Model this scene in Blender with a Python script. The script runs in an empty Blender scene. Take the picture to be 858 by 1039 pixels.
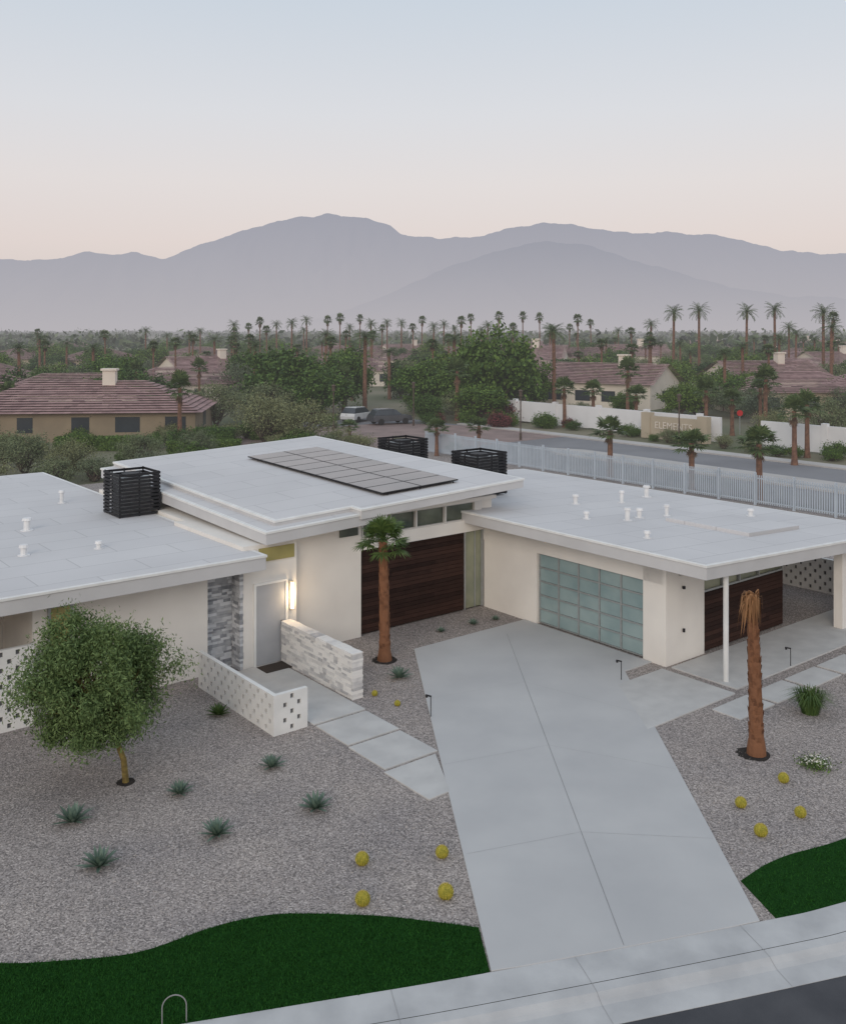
import bpy, math, numpy as np
from mathutils import Vector, noise
C,S=0.7810,0.6245
ROT=math.atan2(S,C)
def W(a,b): return (C*a-S*b, S*a+C*b)
scn=bpy.context.scene
col=scn.collection
# ------------------------------------------------------------------ materials
HAZE=(0.43,0.415,0.44,1)
def mat(name,c1,c2=None,rough=0.8,scale=4.0,bump=0.0,bscale=None,metal=0.0,island=False,haze=0,detail=4,spec=0.3,ramp=(0.35,0.65)):
    m=bpy.data.materials.new(name); m.use_nodes=True
    nt=m.node_tree; N=nt.nodes; L=nt.links
    p=N['Principled BSDF']; out=N['Material Output']
    p.inputs['Roughness'].default_value=rough; p.inputs['Metallic'].default_value=metal
    p.inputs['Specular IOR Level'].default_value=spec
    if c2 is None: c2=tuple(x*0.85 for x in c1)
    tc=N.new('ShaderNodeTexCoord')
    nz=N.new('ShaderNodeTexNoise'); nz.inputs['Scale'].default_value=scale; nz.inputs['Detail'].default_value=detail
    L.new(tc.outputs['Object'],nz.inputs['Vector'])
    cr=N.new('ShaderNodeValToRGB')
    cr.color_ramp.elements[0].position=ramp[0]; cr.color_ramp.elements[1].position=ramp[1]
    cr.color_ramp.elements[0].color=(*c2,1); cr.color_ramp.elements[1].color=(*c1,1)
    if island:
        g=N.new('ShaderNodeNewGeometry'); mx=N.new('ShaderNodeMath'); mx.operation='ADD'
        s1=N.new('ShaderNodeMath'); s1.operation='MULTIPLY'; s1.inputs[1].default_value=0.6
        s2=N.new('ShaderNodeMath'); s2.operation='MULTIPLY'; s2.inputs[1].default_value=0.45
        L.new(g.outputs['Random Per Island'],s1.inputs[0]); L.new(nz.outputs['Fac'],s2.inputs[0])
        L.new(s1.outputs[0],mx.inputs[0]); L.new(s2.outputs[0],mx.inputs[1]); L.new(mx.outputs[0],cr.inputs['Fac'])
    else: L.new(nz.outputs['Fac'],cr.inputs['Fac'])
    L.new(cr.outputs['Color'],p.inputs['Base Color'])
    if bump>0:
        n2=N.new('ShaderNodeTexNoise'); n2.inputs['Scale'].default_value=bscale or scale*5; n2.inputs['Detail'].default_value=5
        L.new(tc.outputs['Object'],n2.inputs['Vector'])
        b=N.new('ShaderNodeBump'); b.inputs['Strength'].default_value=bump; b.inputs['Distance'].default_value=0.02
        L.new(n2.outputs['Fac'],b.inputs['Height']); L.new(b.outputs['Normal'],p.inputs['Normal'])
    if haze: add_haze(m,haze)
    return m
def add_haze(m,Ld):  # paints air haze: glow mixed into the surface, growing with distance
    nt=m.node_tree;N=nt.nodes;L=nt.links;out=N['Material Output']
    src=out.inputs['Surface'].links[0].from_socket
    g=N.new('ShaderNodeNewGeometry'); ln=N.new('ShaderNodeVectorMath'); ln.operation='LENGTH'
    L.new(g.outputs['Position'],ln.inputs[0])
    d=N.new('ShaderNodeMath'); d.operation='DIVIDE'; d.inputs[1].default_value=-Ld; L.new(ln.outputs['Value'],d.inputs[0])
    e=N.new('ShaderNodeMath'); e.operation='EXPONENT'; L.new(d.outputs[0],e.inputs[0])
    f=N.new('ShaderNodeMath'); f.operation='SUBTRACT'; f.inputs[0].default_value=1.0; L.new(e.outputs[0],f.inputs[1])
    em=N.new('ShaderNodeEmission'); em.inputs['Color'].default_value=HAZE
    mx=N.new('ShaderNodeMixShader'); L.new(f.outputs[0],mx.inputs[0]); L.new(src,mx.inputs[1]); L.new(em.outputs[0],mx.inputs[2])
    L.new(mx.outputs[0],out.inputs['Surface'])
def tint_by_object(m,lo,hi):
    nt=m.node_tree;N=nt.nodes;L=nt.links;p=N['Principled BSDF'];src=p.inputs['Base Color'].links[0].from_socket
    oi=N.new('ShaderNodeObjectInfo');cr=N.new('ShaderNodeValToRGB');e=cr.color_ramp.elements
    e[0].color=(*lo,1);e[1].color=(*hi,1);x=e.new(.5);x.color=(.95,1,.8,1)
    L.new(oi.outputs['Random'],cr.inputs['Fac'])
    mx=N.new('ShaderNodeMix');mx.data_type='RGBA';mx.blend_type='MULTIPLY';mx.inputs['Factor'].default_value=1
    L.new(src,mx.inputs['A']);L.new(cr.outputs['Color'],mx.inputs['B']);L.new(mx.outputs['Result'],p.inputs['Base Color'])
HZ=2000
M={}
M['stucco']=mat('stucco',(0.83,0.795,0.74),(0.76,0.725,0.675),0.9,0.7,0.25,60,detail=8)
M['fascia']=mat('fascia',(0.60,0.595,0.595),(0.54,0.535,0.535),0.7,0.8,0.1,30)
M['soffit']=mat('soffit',(0.7,0.68,0.65),None,0.9,2)
M['wood']=mat('wood_siding',(0.062,0.033,0.026),(0.026,0.015,0.013),0.72,3,0.2,20,island=True,ramp=(0.2,0.9),spec=.15)
M['black']=mat('black_metal',(0.030,0.030,0.034),(0.016,0.016,0.018),0.55,5,spec=.25)
M['alum']=mat('aluminium',(0.45,0.47,0.47),None,0.4,5,metal=0.5)
M['doorp']=mat('door_paint',(0.42,0.43,0.45),(0.38,0.39,0.41),0.5,2)
M['white']=mat('white_paint',(0.8,0.8,0.78),(0.72,0.72,0.70),0.7,2)
M['concrete']=mat('concrete',(0.53,0.53,0.525),(0.45,0.452,0.455),0.85,0.45,0.15,80,detail=10,ramp=(0.3,0.7))
M['slab']=mat('paver_concrete',(0.56,0.555,0.54),(0.48,0.475,0.465),0.85,1.5,0.15,80,detail=8)
M['curb']=mat('curb_concrete',(0.53,0.535,0.535),(0.42,0.425,0.43),0.85,1.3,0.2,60,detail=9)
M['joint']=mat('joint',(0.29,0.29,0.29),None,0.9)
M['joint2']=mat('joint_light',(0.39,0.39,0.39),None,0.9)
M['slot']=mat('block_shadow_core',(0.16,0.16,0.165),None,0.95)  # dark inner panel added so the block slots read as shaded
M['asphalt']=mat('asphalt',(0.085,0.087,0.095),(0.055,0.057,0.065),0.85,1.0,0.5,90,detail=10)
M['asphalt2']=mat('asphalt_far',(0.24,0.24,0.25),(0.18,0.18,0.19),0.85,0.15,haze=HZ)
M['paver']=mat('brown_pavers',(0.30,0.22,0.20),(0.22,0.165,0.15),0.85,0.4,haze=HZ)
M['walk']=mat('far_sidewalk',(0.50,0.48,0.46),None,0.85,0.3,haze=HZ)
M['turf']=mat('turf',(0.016,0.065,0.012),(0.008,0.038,0.007),0.9,30,0.5,120,spec=.05)
M['blade']=mat('grass_blade',(0.03,0.12,0.02),(0.010,0.045,0.008),0.8,2,island=True,ramp=(0.1,1.0),spec=.1)
M['stoneL']=mat('ledgestone_light',(0.80,0.78,0.75),(0.30,0.30,0.32),0.85,6,0.5,40,island=True,ramp=(0.05,0.6))
M['stoneD']=mat('ledgestone_grey',(0.66,0.67,0.69),(0.13,0.14,0.16),0.85,6,0.5,40,island=True,ramp=(0.1,0.8))
M['pebble']=mat('pebble',(0.52,0.47,0.43),(0.16,0.145,0.135),0.9,6,island=True,ramp=(0.1,0.9),spec=.15)
M['bark']=mat('bark',(0.25,0.19,0.06),(0.14,0.10,0.04),0.9,9,0.5,30)
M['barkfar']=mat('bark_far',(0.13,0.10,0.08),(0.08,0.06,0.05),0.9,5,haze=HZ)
M['palmtrunk']=mat('palm_trunk',(0.29,0.135,0.07),(0.13,0.06,0.035),0.9,7,0.9,22,island=True,ramp=(0.15,0.85))
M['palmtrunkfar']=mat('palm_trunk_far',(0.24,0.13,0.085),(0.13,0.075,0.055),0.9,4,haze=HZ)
M['palmleaf']=mat('palm_leaf',(0.13,0.19,0.055),(0.04,0.08,0.02),0.6,2,island=True,ramp=(0.1,0.95))
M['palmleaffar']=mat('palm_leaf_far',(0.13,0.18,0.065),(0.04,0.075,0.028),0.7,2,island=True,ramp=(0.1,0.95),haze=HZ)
M['dry']=mat('dry_frond',(0.36,0.19,0.09),(0.17,0.085,0.04),0.9,4,island=True,ramp=(0.1,0.95))
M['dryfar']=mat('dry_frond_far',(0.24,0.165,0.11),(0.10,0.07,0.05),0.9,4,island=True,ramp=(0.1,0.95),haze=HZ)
M['leafpv']=mat('palo_verde_leaf',(0.19,0.27,0.10),(0.06,0.105,0.033),0.7,1.4,island=True,ramp=(0.15,0.9))
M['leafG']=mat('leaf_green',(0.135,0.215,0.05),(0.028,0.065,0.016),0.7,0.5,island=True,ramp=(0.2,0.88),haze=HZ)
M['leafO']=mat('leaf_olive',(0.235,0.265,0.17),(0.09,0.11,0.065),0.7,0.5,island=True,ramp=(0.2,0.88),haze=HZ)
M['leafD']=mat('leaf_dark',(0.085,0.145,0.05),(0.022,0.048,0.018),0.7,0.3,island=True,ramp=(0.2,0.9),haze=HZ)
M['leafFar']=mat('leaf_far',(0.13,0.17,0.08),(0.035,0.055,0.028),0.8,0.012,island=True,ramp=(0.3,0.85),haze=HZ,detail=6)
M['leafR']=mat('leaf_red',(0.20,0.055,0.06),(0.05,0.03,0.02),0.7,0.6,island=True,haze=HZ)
for k in('leafG','leafO','leafD'): tint_by_object(M[k],(.68,.76,.72),(1.3,1.2,.95))
M['agave']=mat('agave',(0.17,0.24,0.19),(0.08,0.125,0.09),0.6,3,island=True,ramp=(0.1,0.9))
M['aloe']=mat('aloe_green',(0.10,0.16,0.045),(0.035,0.075,0.018),0.6,3,island=True,ramp=(0.1,0.9))
M['cactus']=mat('barrel_cactus',(0.42,0.36,0.05),(0.22,0.22,0.03),0.7,12)
M['spine']=mat('cactus_spine',(0.75,0.60,0.14),(0.55,0.40,0.06),0.7,12,island=True)
M['mulch']=mat('mulch',(0.045,0.04,0.037),(0.025,0.02,0.018),0.95,20,0.8,60)
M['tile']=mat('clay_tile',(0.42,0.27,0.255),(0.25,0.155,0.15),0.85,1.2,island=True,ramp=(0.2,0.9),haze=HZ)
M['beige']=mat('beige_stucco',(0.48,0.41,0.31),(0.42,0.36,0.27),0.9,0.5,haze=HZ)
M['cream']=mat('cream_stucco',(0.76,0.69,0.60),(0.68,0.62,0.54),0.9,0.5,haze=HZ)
M['shadedwall']=mat('shaded_beige_stucco',(0.30,0.245,0.17),(0.25,0.205,0.145),0.9,0.5,haze=HZ)  # beige wall with its shade put into a darker brown colour
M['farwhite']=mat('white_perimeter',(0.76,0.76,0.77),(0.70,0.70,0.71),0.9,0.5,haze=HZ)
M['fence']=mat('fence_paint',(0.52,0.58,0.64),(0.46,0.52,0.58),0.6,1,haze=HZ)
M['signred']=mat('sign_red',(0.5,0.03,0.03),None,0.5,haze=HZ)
M['vent']=mat('vent_white',(0.8,0.8,0.8),None,0.6,3)
M['flower']=mat('white_petals',(0.75,0.75,0.7),(0.5,0.5,0.4),0.7,3,island=True)
M['rust']=mat('doormat',(0.07,0.055,0.045),(0.05,0.04,0.035),0.95,20,0.5,80)
M['window_dark']=mat('house_window',(0.05,0.06,0.07),None,0.15,1,haze=HZ,spec=0.6)
M['carpaint']=mat('car_paint',(0.10,0.105,0.115),None,0.25,1,metal=.4,haze=HZ,spec=.6)
M['carpaint2']=mat('car_paint_white',(0.65,0.65,0.65),None,0.25,1,haze=HZ,spec=.6)
M['tyre']=mat('tyre',(0.03,0.03,0.03),None,0.9,1,haze=HZ)
def glass(name,c,c2,rough=0.08,spec=0.8,scale=0.8):
    return mat(name,c,c2,rough,scale,spec=spec)
M['glass']=glass('window_glass',(0.16,0.19,0.14),(0.06,0.075,0.06))
M['glassg']=glass('pale_glass',(0.34,0.35,0.24),(0.20,0.22,0.16),.12)
M['glassy']=glass('amber_glass',(0.42,0.36,0.13),(0.28,0.25,0.09),0.15)
M['frost']=mat('frosted_glass',(0.31,0.40,0.40),(0.22,0.31,0.32),0.22,0.9,spec=0.7)
M['solar']=mat('solar_cell',(0.24,0.20,0.185),(0.18,0.155,0.145),0.2,0.6,spec=0.7)
def em(name,c,s):
    m=bpy.data.materials.new(name);m.use_nodes=True;N=m.node_tree.nodes
    p=N['Principled BSDF'];p.inputs['Base Color'].default_value=(*c,1);p.inputs['Emission Color'].default_value=(*c,1);p.inputs['Emission Strength'].default_value=s
    return m
M['lamp']=em('lamp_glow',(1.0,0.74,0.42),6)
def roofmat(name,c,sx,sy):
    m=mat(name,c,tuple(x*0.89 for x in c),0.75,0.35,0.1,25,detail=9,ramp=(0.25,0.75))
    nt=m.node_tree;N=nt.nodes;L=nt.links;p=N['Principled BSDF']
    src=p.inputs['Base Color'].links[0].from_socket
    tc=N.new('ShaderNodeTexCoord'); br=N.new('ShaderNodeTexBrick')
    br.inputs['Scale'].default_value=1.0; br.inputs['Brick Width'].default_value=sx; br.inputs['Row Height'].default_value=sy
    br.inputs['Mortar Size'].default_value=0.022; br.inputs['Mortar Smooth'].default_value=0.3
    br.inputs['Color1'].default_value=(1,1,1,1);br.inputs['Color2'].default_value=(0.95,0.95,0.955,1);br.inputs['Mortar'].default_value=(0.78,0.78,0.78,1)
    L.new(tc.outputs['Object'],br.inputs['Vector'])
    mx=N.new('ShaderNodeMix');mx.data_type='RGBA';mx.blend_type='MULTIPLY';mx.inputs['Factor'].default_value=1
    L.new(src,mx.inputs['A']);L.new(br.outputs['Color'],mx.inputs['B']);L.new(mx.outputs['Result'],p.inputs['Base Color'])
    return m
M['roof']=roofmat('roof_membrane',(0.66,0.65,0.65),3.0,1.25)
def gravel():
    m=bpy.data.materials.new('gravel');m.use_nodes=True;nt=m.node_tree;N=nt.nodes;L=nt.links;p=N['Principled BSDF'];p.inputs['Roughness'].default_value=0.95;p.inputs['Specular IOR Level'].default_value=0.1
    tc=N.new('ShaderNodeTexCoord')
    v=N.new('ShaderNodeTexVoronoi');v.inputs['Scale'].default_value=36;v.inputs['Randomness'].default_value=1;L.new(tc.outputs['Object'],v.inputs['Vector'])
    sep=N.new('ShaderNodeSeparateColor');L.new(v.outputs['Color'],sep.inputs[0])
    cr=N.new('ShaderNodeValToRGB');e=cr.color_ramp.elements
    e[0].position=0;e[0].color=(0.16,0.145,0.138,1);e[1].position=1;e[1].color=(0.60,0.55,0.515,1)
    x=e.new(0.5);x.color=(0.33,0.30,0.283,1);x=e.new(0.88);x.color=(0.435,0.39,0.365,1)
    L.new(sep.outputs[0],cr.inputs['Fac'])
    nz=N.new('ShaderNodeTexNoise');nz.inputs['Scale'].default_value=0.45;nz.inputs['Detail'].default_value=8;L.new(tc.outputs['Object'],nz.inputs['Vector'])
    c2=N.new('ShaderNodeValToRGB');c2.color_ramp.elements[0].position=0.3;c2.color_ramp.elements[0].color=(0.85,0.85,0.87,1);c2.color_ramp.elements[1].position=0.7;c2.color_ramp.elements[1].color=(1.08,1.06,1.04,1)
    L.new(nz.outputs['Fac'],c2.inputs['Fac'])
    mx=N.new('ShaderNodeMix');mx.data_type='RGBA';mx.blend_type='MULTIPLY';mx.inputs['Factor'].default_value=1
    L.new(cr.outputs['Color'],mx.inputs['A']);L.new(c2.outputs['Color'],mx.inputs['B']);L.new(mx.outputs['Result'],p.inputs['Base Color'])
    b=N.new('ShaderNodeBump');b.inputs['Strength'].default_value=0.5;b.inputs['Distance'].default_value=0.012;b.invert=True
    L.new(v.outputs['Distance'],b.inputs['Height']);L.new(b.outputs['Normal'],p.inputs['Normal'])
    return m
M['gravel']=gravel()
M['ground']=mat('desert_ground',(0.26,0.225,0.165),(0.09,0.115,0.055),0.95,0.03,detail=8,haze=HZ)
# ------------------------------------------------------------------ mesh building
class MB:
    def __init__(s): s.v=[];s.f=[];s.m=[];s.n=0
    def add(s,v,f,mi=0):
        v=np.asarray(v,float).reshape(-1,3); o=s.n
        s.v.append(v); s.f.extend([[i+o for i in q] for q in f]); s.m.extend([mi]*len(f)); s.n+=len(v)
    def box(s,a0,a1,b0,b1,z0,z1,mi=0):
        v=[(a0,b0,z0),(a1,b0,z0),(a1,b1,z0),(a0,b1,z0),(a0,b0,z1),(a1,b0,z1),(a1,b1,z1),(a0,b1,z1)]
        s.add(v,[(3,2,1,0),(4,5,6,7),(0,1,5,4),(1,2,6,5),(2,3,7,6),(3,0,4,7)],mi)
    def prism(s,pts,zt,th,mi=0):
        n=len(pts); g=zt if callable(zt) else (lambda a,b:zt)
        v=[(x,y,g(x,y)) for x,y in pts]+[(x,y,g(x,y)-th) for x,y in pts]
        area=sum(pts[i][0]*pts[(i+1)%n][1]-pts[(i+1)%n][0]*pts[i][1] for i in range(n))
        idx=list(range(n))
        f=[idx,[i+n for i in idx][::-1]]+[[(i+1)%n,i,i+n,(i+1)%n+n] for i in idx]
        if area<0: f=[q[::-1] for q in f]
        s.add(v,f,mi)
    def cyl(s,x,y,z0,z1,r0,r1=None,n=12,mi=0):
        if r1 is None:r1=r0
        s.tube([(x,y,z0),(x,y,z1)],[r0,r1],n,mi,True)
    def tube(s,path,rad,n=7,mi=0,cap=False):
        P=[Vector(p) for p in path]; V=[];F=[]
        up=Vector((0.13,0.97,0.2))
        for i,p in enumerate(P):
            t=(P[min(i+1,len(P)-1)]-P[max(i-1,0)]).normalized()
            x=t.cross(up).normalized(); y=t.cross(x)
            for k in range(n):
                an=2*math.pi*k/n; q=p+(x*math.cos(an)+y*math.sin(an))*rad[i]; V.append(q[:])
        for i in range(len(P)-1):
            for k in range(n):
                F.append((i*n+k,i*n+(k+1)%n,(i+1)*n+(k+1)%n,(i+1)*n+k))
        if cap: F.append(tuple(range(n))[::-1]); F.append(tuple((len(P)-1)*n+k for k in range(n)))
        s.add(V,F,mi)
    def diamonds(s,c,L,Wd,rng,mi=0,vert=0.0):
        n=len(c); u=rng.normal(size=(n,3)); u[:,2]-=vert; u/=np.linalg.norm(u,axis=1)[:,None]
        w=np.cross(u,rng.normal(size=(n,3))); w/=np.linalg.norm(w,axis=1)[:,None]
        l=(L*rng.uniform(.6,1.3,n))[:,None]; ww=(Wd*rng.uniform(.6,1.3,n))[:,None]
        V=np.stack([c-u*l/2,c+w*ww/2,c+u*l/2,c-w*ww/2],1).reshape(-1,3)
        o=s.n; s.v.append(V); s.f.extend((np.arange(4*n).reshape(n,4)+o).tolist()); s.m.extend([mi]*n); s.n+=4*n
    def mesh(s,name,mats):
        me=bpy.data.meshes.new(name); me.from_pydata(np.concatenate(s.v).tolist(),[],s.f)
        for x in mats: me.materials.append(x)
        me.polygons.foreach_set('material_index',s.m); me.update(); return me
    def obj(s,name,mats,parent=None,house=False,bevel=0,smooth=False):
        if not isinstance(mats,(list,tuple)): mats=[mats]
        me=s.mesh(name,mats); return place(me,name,parent=parent,house=house,bevel=bevel,smooth=smooth)
def place(me,name,loc=(0,0,0),rz=0,sc=1,parent=None,house=False,bevel=0,smooth=False):
    o=bpy.data.objects.new(name,me); col.objects.link(o); o.location=loc
    o.rotation_euler=(0,0,ROT if (house and not parent) else rz); o.scale=(sc,)*3 if not isinstance(sc,tuple) else sc
    if parent: o.parent=parent
    if bevel:
        b=o.modifiers.new('b','BEVEL');b.width=bevel;b.segments=2;b.limit_method='ANGLE'
    if smooth: me.polygons.foreach_set('use_smooth',[True]*len(me.polygons))
    return o
def empty(name,rz=0,loc=(0,0,0)):
    o=bpy.data.objects.new(name,None);col.objects.link(o);o.rotation_euler=(0,0,rz);o.location=loc;return o
def hbox(name,a0,a1,b0,b1,z0,z1,m,parent=None,bevel=0):
    b=MB();b.box(a0,a1,b0,b1,z0,z1);return b.obj(name,m,parent,house=True,bevel=bevel)
# ------------------------------------------------------------------ ground
def catmull(P,k=8):
    P=[np.array(p,float) for p in P];P=[2*P[0]-P[1]]+P+[2*P[-1]-P[-2]];o=[]
    for i in range(1,len(P)-2):
        for j in range(k):
            t=j/k;p0,p1,p2,p3=P[i-1:i+3]
            o.append(0.5*((2*p1)+(p2-p0)*t+(2*p0-5*p1+4*p2-p3)*t*t+(3*p1-p0-3*p2+p3)*t**3))
    o.append(P[-2]);return np.array(o)
curb=catmull([(-40,8.5),(-26,9.9),(-14,11.6),(-6,13.15),(-1.45,14.2),(1.06,14.82),(5.66,16.08),(7.4,16.66),(12,18.5),(20,22.6),(30,29),(38,35)])
tan=np.gradient(curb,axis=0);tan/=np.linalg.norm(tan,axis=1)[:,None];nrm=np.stack([tan[:,1],-tan[:,0]],1)
def off(d): return curb+nrm*d
def strip(name,profile,m):
    b=MB(); n=len(curb); V=[];F=[]
    for d,z in profile:
        for p in off(d): V.append((p[0],p[1],z))
    for i in range(len(profile)-1):
        for j in range(n-1): F.append(((i)*n+j,(i+1)*n+j,(i+1)*n+j+1,i*n+j+1))
    b.add(V,F);return b.obj(name,m)
b=MB();b.add([(-30000,-2000,-0.16),(30000,-2000,-0.16),(30000,40000,-0.16),(-30000,40000,-0.16)],[(0,1,2,3)]);b.obj('ground',M['ground'])
lot=[tuple(p) for p in off(0)]+[W(50,18),W(50,62),W(-30,62),(-60,20)]
b=MB();b.prism(lot,0.0,0.14);b.obj('gravel_yard',M['gravel'])
strip('sidewalk',[(0,-0.05),(0,0.022),(0.62,0.012)],M['curb'])
strip('kerb',[(0.632,0.012),(0.80,0.0),(0.90,-0.055),(0.98,-0.085),(1.36,-0.105),(1.36,-0.14)],M['curb'])
b=MB();rp=[tuple(p) for p in off(1.35)]+[(60,-20),(-60,-20)];b.prism(rp,-0.112,0.03);b.obj('street',M['asphalt'])
b=MB()
cum=np.concatenate([[0],np.cumsum(np.linalg.norm(np.diff(curb,axis=0),axis=1))])
for s in np.arange(1,cum[-1],3.0):
    p=np.array([np.interp(s,cum,curb[:,i]) for i in (0,1)]);t=np.array([np.interp(s,cum,tan[:,i]) for i in (0,1)]);n=np.array([t[1],-t[0]])
    w=0.005
    prof=[(0.0,0.026),(0.62,0.016),(0.632,0.016),(0.80,0.004),(0.90,-0.051),(0.98,-0.081),(1.35,-0.101)]
    V=[];F=[]
    for d,z in prof:
        q=p+n*d;V+=[(*(q-t*w),z),(*(q+t*w),z)]
    for i in range(len(prof)-1):F.append((2*i,2*i+2,2*i+3,2*i+1))
    b.add(V,F)
b.obj('sidewalk_joints',M['joint2'])
# driveway
dl0=np.array((-0.28,29.84));dl1=np.array((1.06,14.84));dr0=np.array((5.9,27.9));dr1=np.array((5.68,16.10))
drive=[tuple(dl0),tuple(dl1)]
ii=[i for i,p in enumerate(curb) if dl1[0]+0.05<p[0]<dr1[0]-0.05]
drive+=[tuple(curb[i]) for i in ii]+[tuple(dr1),tuple(dr0),W(23.27,18.1),W(23.27,23.5)]
b=MB();b.prism(drive,0.034,0.06);b.obj('driveway',M['concrete'],bevel=0.006)
def line(p,q,z,w,bb):
    p=np.array(p);q=np.array(q);t=(q-p)/np.linalg.norm(q-p);n=np.array([-t[1],t[0]])*w/2
    bb.add([(*(p-n),z),(*(q-n),z),(*(q+n),z),(*(p+n),z)],[(0,1,2,3)])
c0=np.array((2.75,31.3));c1=np.array((3.25,15.45))
b=MB();line(c0,c1,0.0385,0.011,b);b.obj('driveway_joint',M['joint'])
b=MB()
for t in (0.27,0.53,0.78):
    L_=dl0+(dl1-dl0)*t; R_=dr0+(dr1-dr0)*t
    line(L_+(0.05,0),c0+(c1-c0)*t-(.01,0),0.0385,0.005,b); line(c0+(c1-c0)*t+(.01,0),R_-(0.05,0),0.0385,0.005,b)
b.obj('driveway_cross_joints',M['joint2'])
# turf
gl=catmull([(-30,13.2),(-20,14.2),(-12,15.1),(-8,15.15),(-6.67,15.05),(-5.8,15.1),(-4.6,15.3),(-3.7,15.85),(-3.1,16.15),(-2.3,16.33),(-0.8,16.27),(0.2,16.1),(0.93,15.95)],4)
edge=[tuple(p) for p in curb if -30<p[0]<1.0][::-1]
turfL=[tuple(p) for p in gl]+[(1.04,14.86)]+edge
gr=catmull([(5.76,17.3),(6.3,17.75),(6.96,18.16),(8.3,18.75),(11,20.3),(15,23),(19,26)],4)
turfR=[tuple(p) for p in gr]+[tuple(p) for p in curb if 5.75<p[0]<20][::-1]
def inpoly(x,y,P):
    P=np.array(P);r=np.zeros(len(x),bool);j=len(P)-1
    for i in range(len(P)):
        xi,yi=P[i];xj,yj=P[j]
        c=((yi>y)!=(yj>y))&(x<(xj-xi)*(y-yi)/(yj-yi+1e-12)+xi);r^=c;j=i
    return r
def turf(name,P,N,seed,lim):
    rng=np.random.default_rng(seed);A=np.array(P)
    e=empty(name)
    b=MB();b.prism(P,0.012,0.03);b.obj('turf_base',M['turf'],parent=e)
    x=rng.uniform(max(A[:,0].min(),lim[0]),min(A[:,0].max(),lim[1]),N);y=rng.uniform(A[:,1].min(),A[:,1].max(),N)
    k=inpoly(x,y,P);x=x[k];y=y[k];n=len(x)
    an=rng.uniform(0,6.28,n);w=0.008;h=rng.uniform(.02,.05,n);l=rng.normal(0,.018,(n,2))
    z=np.full(n,.012)
    V=np.stack([np.stack([x-np.cos(an)*w,y-np.sin(an)*w,z],1),np.stack([x+np.cos(an)*w,y+np.sin(an)*w,z],1),np.stack([x+l[:,0],y+l[:,1],z+h],1)],1).reshape(-1,3)
    b=MB();b.v.append(V);b.n=len(V);b.f=np.arange(3*n).reshape(n,3).tolist();b.m=[0]*n
    b.obj('turf_blades',M['blade'],parent=e)
turf('lawn',turfL,120000,1,(-9,2));turf('lawn',turfR,50000,2,(5,13))
# loose stones lying on the gravel
r=np.random.default_rng(77);N_=26000
x=r.uniform(-14,16,N_);y=r.uniform(14,31,N_);a=C*x+S*y;bb=-S*x+C*y
k=inpoly(x,y,lot)&~inpoly(x,y,drive)&~inpoly(x,y,turfL)&~inpoly(x,y,turfR)&~((a>12.7)&(a<14.6)&(bb>15.7))&~((a>19)&(bb>13.9)&(bb<17.6))&~((a>7)&(a<15.3)&(bb>24.9))&~((a>22.9)&(bb>17.4))&(bb<25.5)
x=x[k];y=y[k];n=len(x);sz=r.uniform(.008,.021,n)
oct_=np.array([(1,0,0),(0,1,0),(-1,0,0),(0,-1,0),(0,0,1)],float)
V=(oct_[None]*sz[:,None,None]*r.uniform(.7,1.3,(n,5,1)));V[:,:,2]*=.8
an=r.uniform(0,6.28,n);vx=V[:,:,0]*np.cos(an)[:,None]-V[:,:,1]*np.sin(an)[:,None];vy=V[:,:,0]*np.sin(an)[:,None]+V[:,:,1]*np.cos(an)[:,None]
V=np.stack([vx+x[:,None],vy+y[:,None],V[:,:,2]+.001],2).reshape(-1,3)
F=np.array([(0,1,4),(1,2,4),(2,3,4),(3,0,4)]);F=(F[None]+(np.arange(n)*5)[:,None,None]).reshape(-1,3)
b=MB();b.v.append(V);b.n=len(V);b.f=F.tolist();b.m=[0]*len(F);b.obj('loose_gravel',M['pebble'])
# paths
b=MB()
b.box(12.9,14.5,20.55,25.15,-.02,.035);b.box(12.9,14.45,19.02,20.45,-.02,.035);b.box(12.85,14.4,17.45,18.92,-.02,.035)
b.prism([(12.75,17.35),(14.25,17.35),(13.35,15.75),(12.75,15.75)],.035,.055)
b.obj('stepping_stone_path',M['slab'],house=True,bevel=.008)
b=MB()
b.prism([(21.05,17.55),(23.05,17.55),(23.05,15.1),(19.25,15.1)],.035,.055)
for i in range(6): b.box(21.6+i*1.75,23.2+i*1.75,14.0,14.85,-.02,.035)
b.obj('stepping_stone_path',M['slab'],house=True,bevel=.008)
hbox('patio',23.35,33.9,15.25,17.45,-.02,.04,M['slab'],bevel=.008)
hbox('doormat',13.75,14.75,24.45,25.05,.036,.05,M['rust'])
# ------------------------------------------------------------------ main house
H=empty('modern_house',ROT)
def roof_slab(name,pts,zt,th,m='roof',cap=0.03):
    b=MB();b.prism(pts,lambda x,y:zt(x,y),th,0);o=b.obj(name,[M['fascia']],H,bevel=.01)
    cx=sum(p[0] for p in pts)/len(pts);cy=sum(p[1] for p in pts)/len(pts)
    q=[(x+math.copysign(cap,x-cx),y+math.copysign(cap,y-cy)) for x,y in pts]
    b=MB();b.prism(q,lambda x,y:zt(x,y)+.035,.07);b.obj(name+'_edge_cap',[M['white']],H,bevel=.006)
    q=[(x-math.copysign(.1,x-cx),y-math.copysign(.1,y-cy)) for x,y in pts]
    b=MB();b.prism(q,lambda x,y:zt(x,y)+.041,.02);b.obj(name+'_membrane',[M[m]],H)
zl=lambda a,b:3.46
roof_slab('west_roof',[(-8,24.4),(13.7,24.4),(13.7,45),(-8,45)],zl,.40)
zm=lambda a,b:4.02+.04*(a-14.1)+.028*(b-25)
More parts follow.
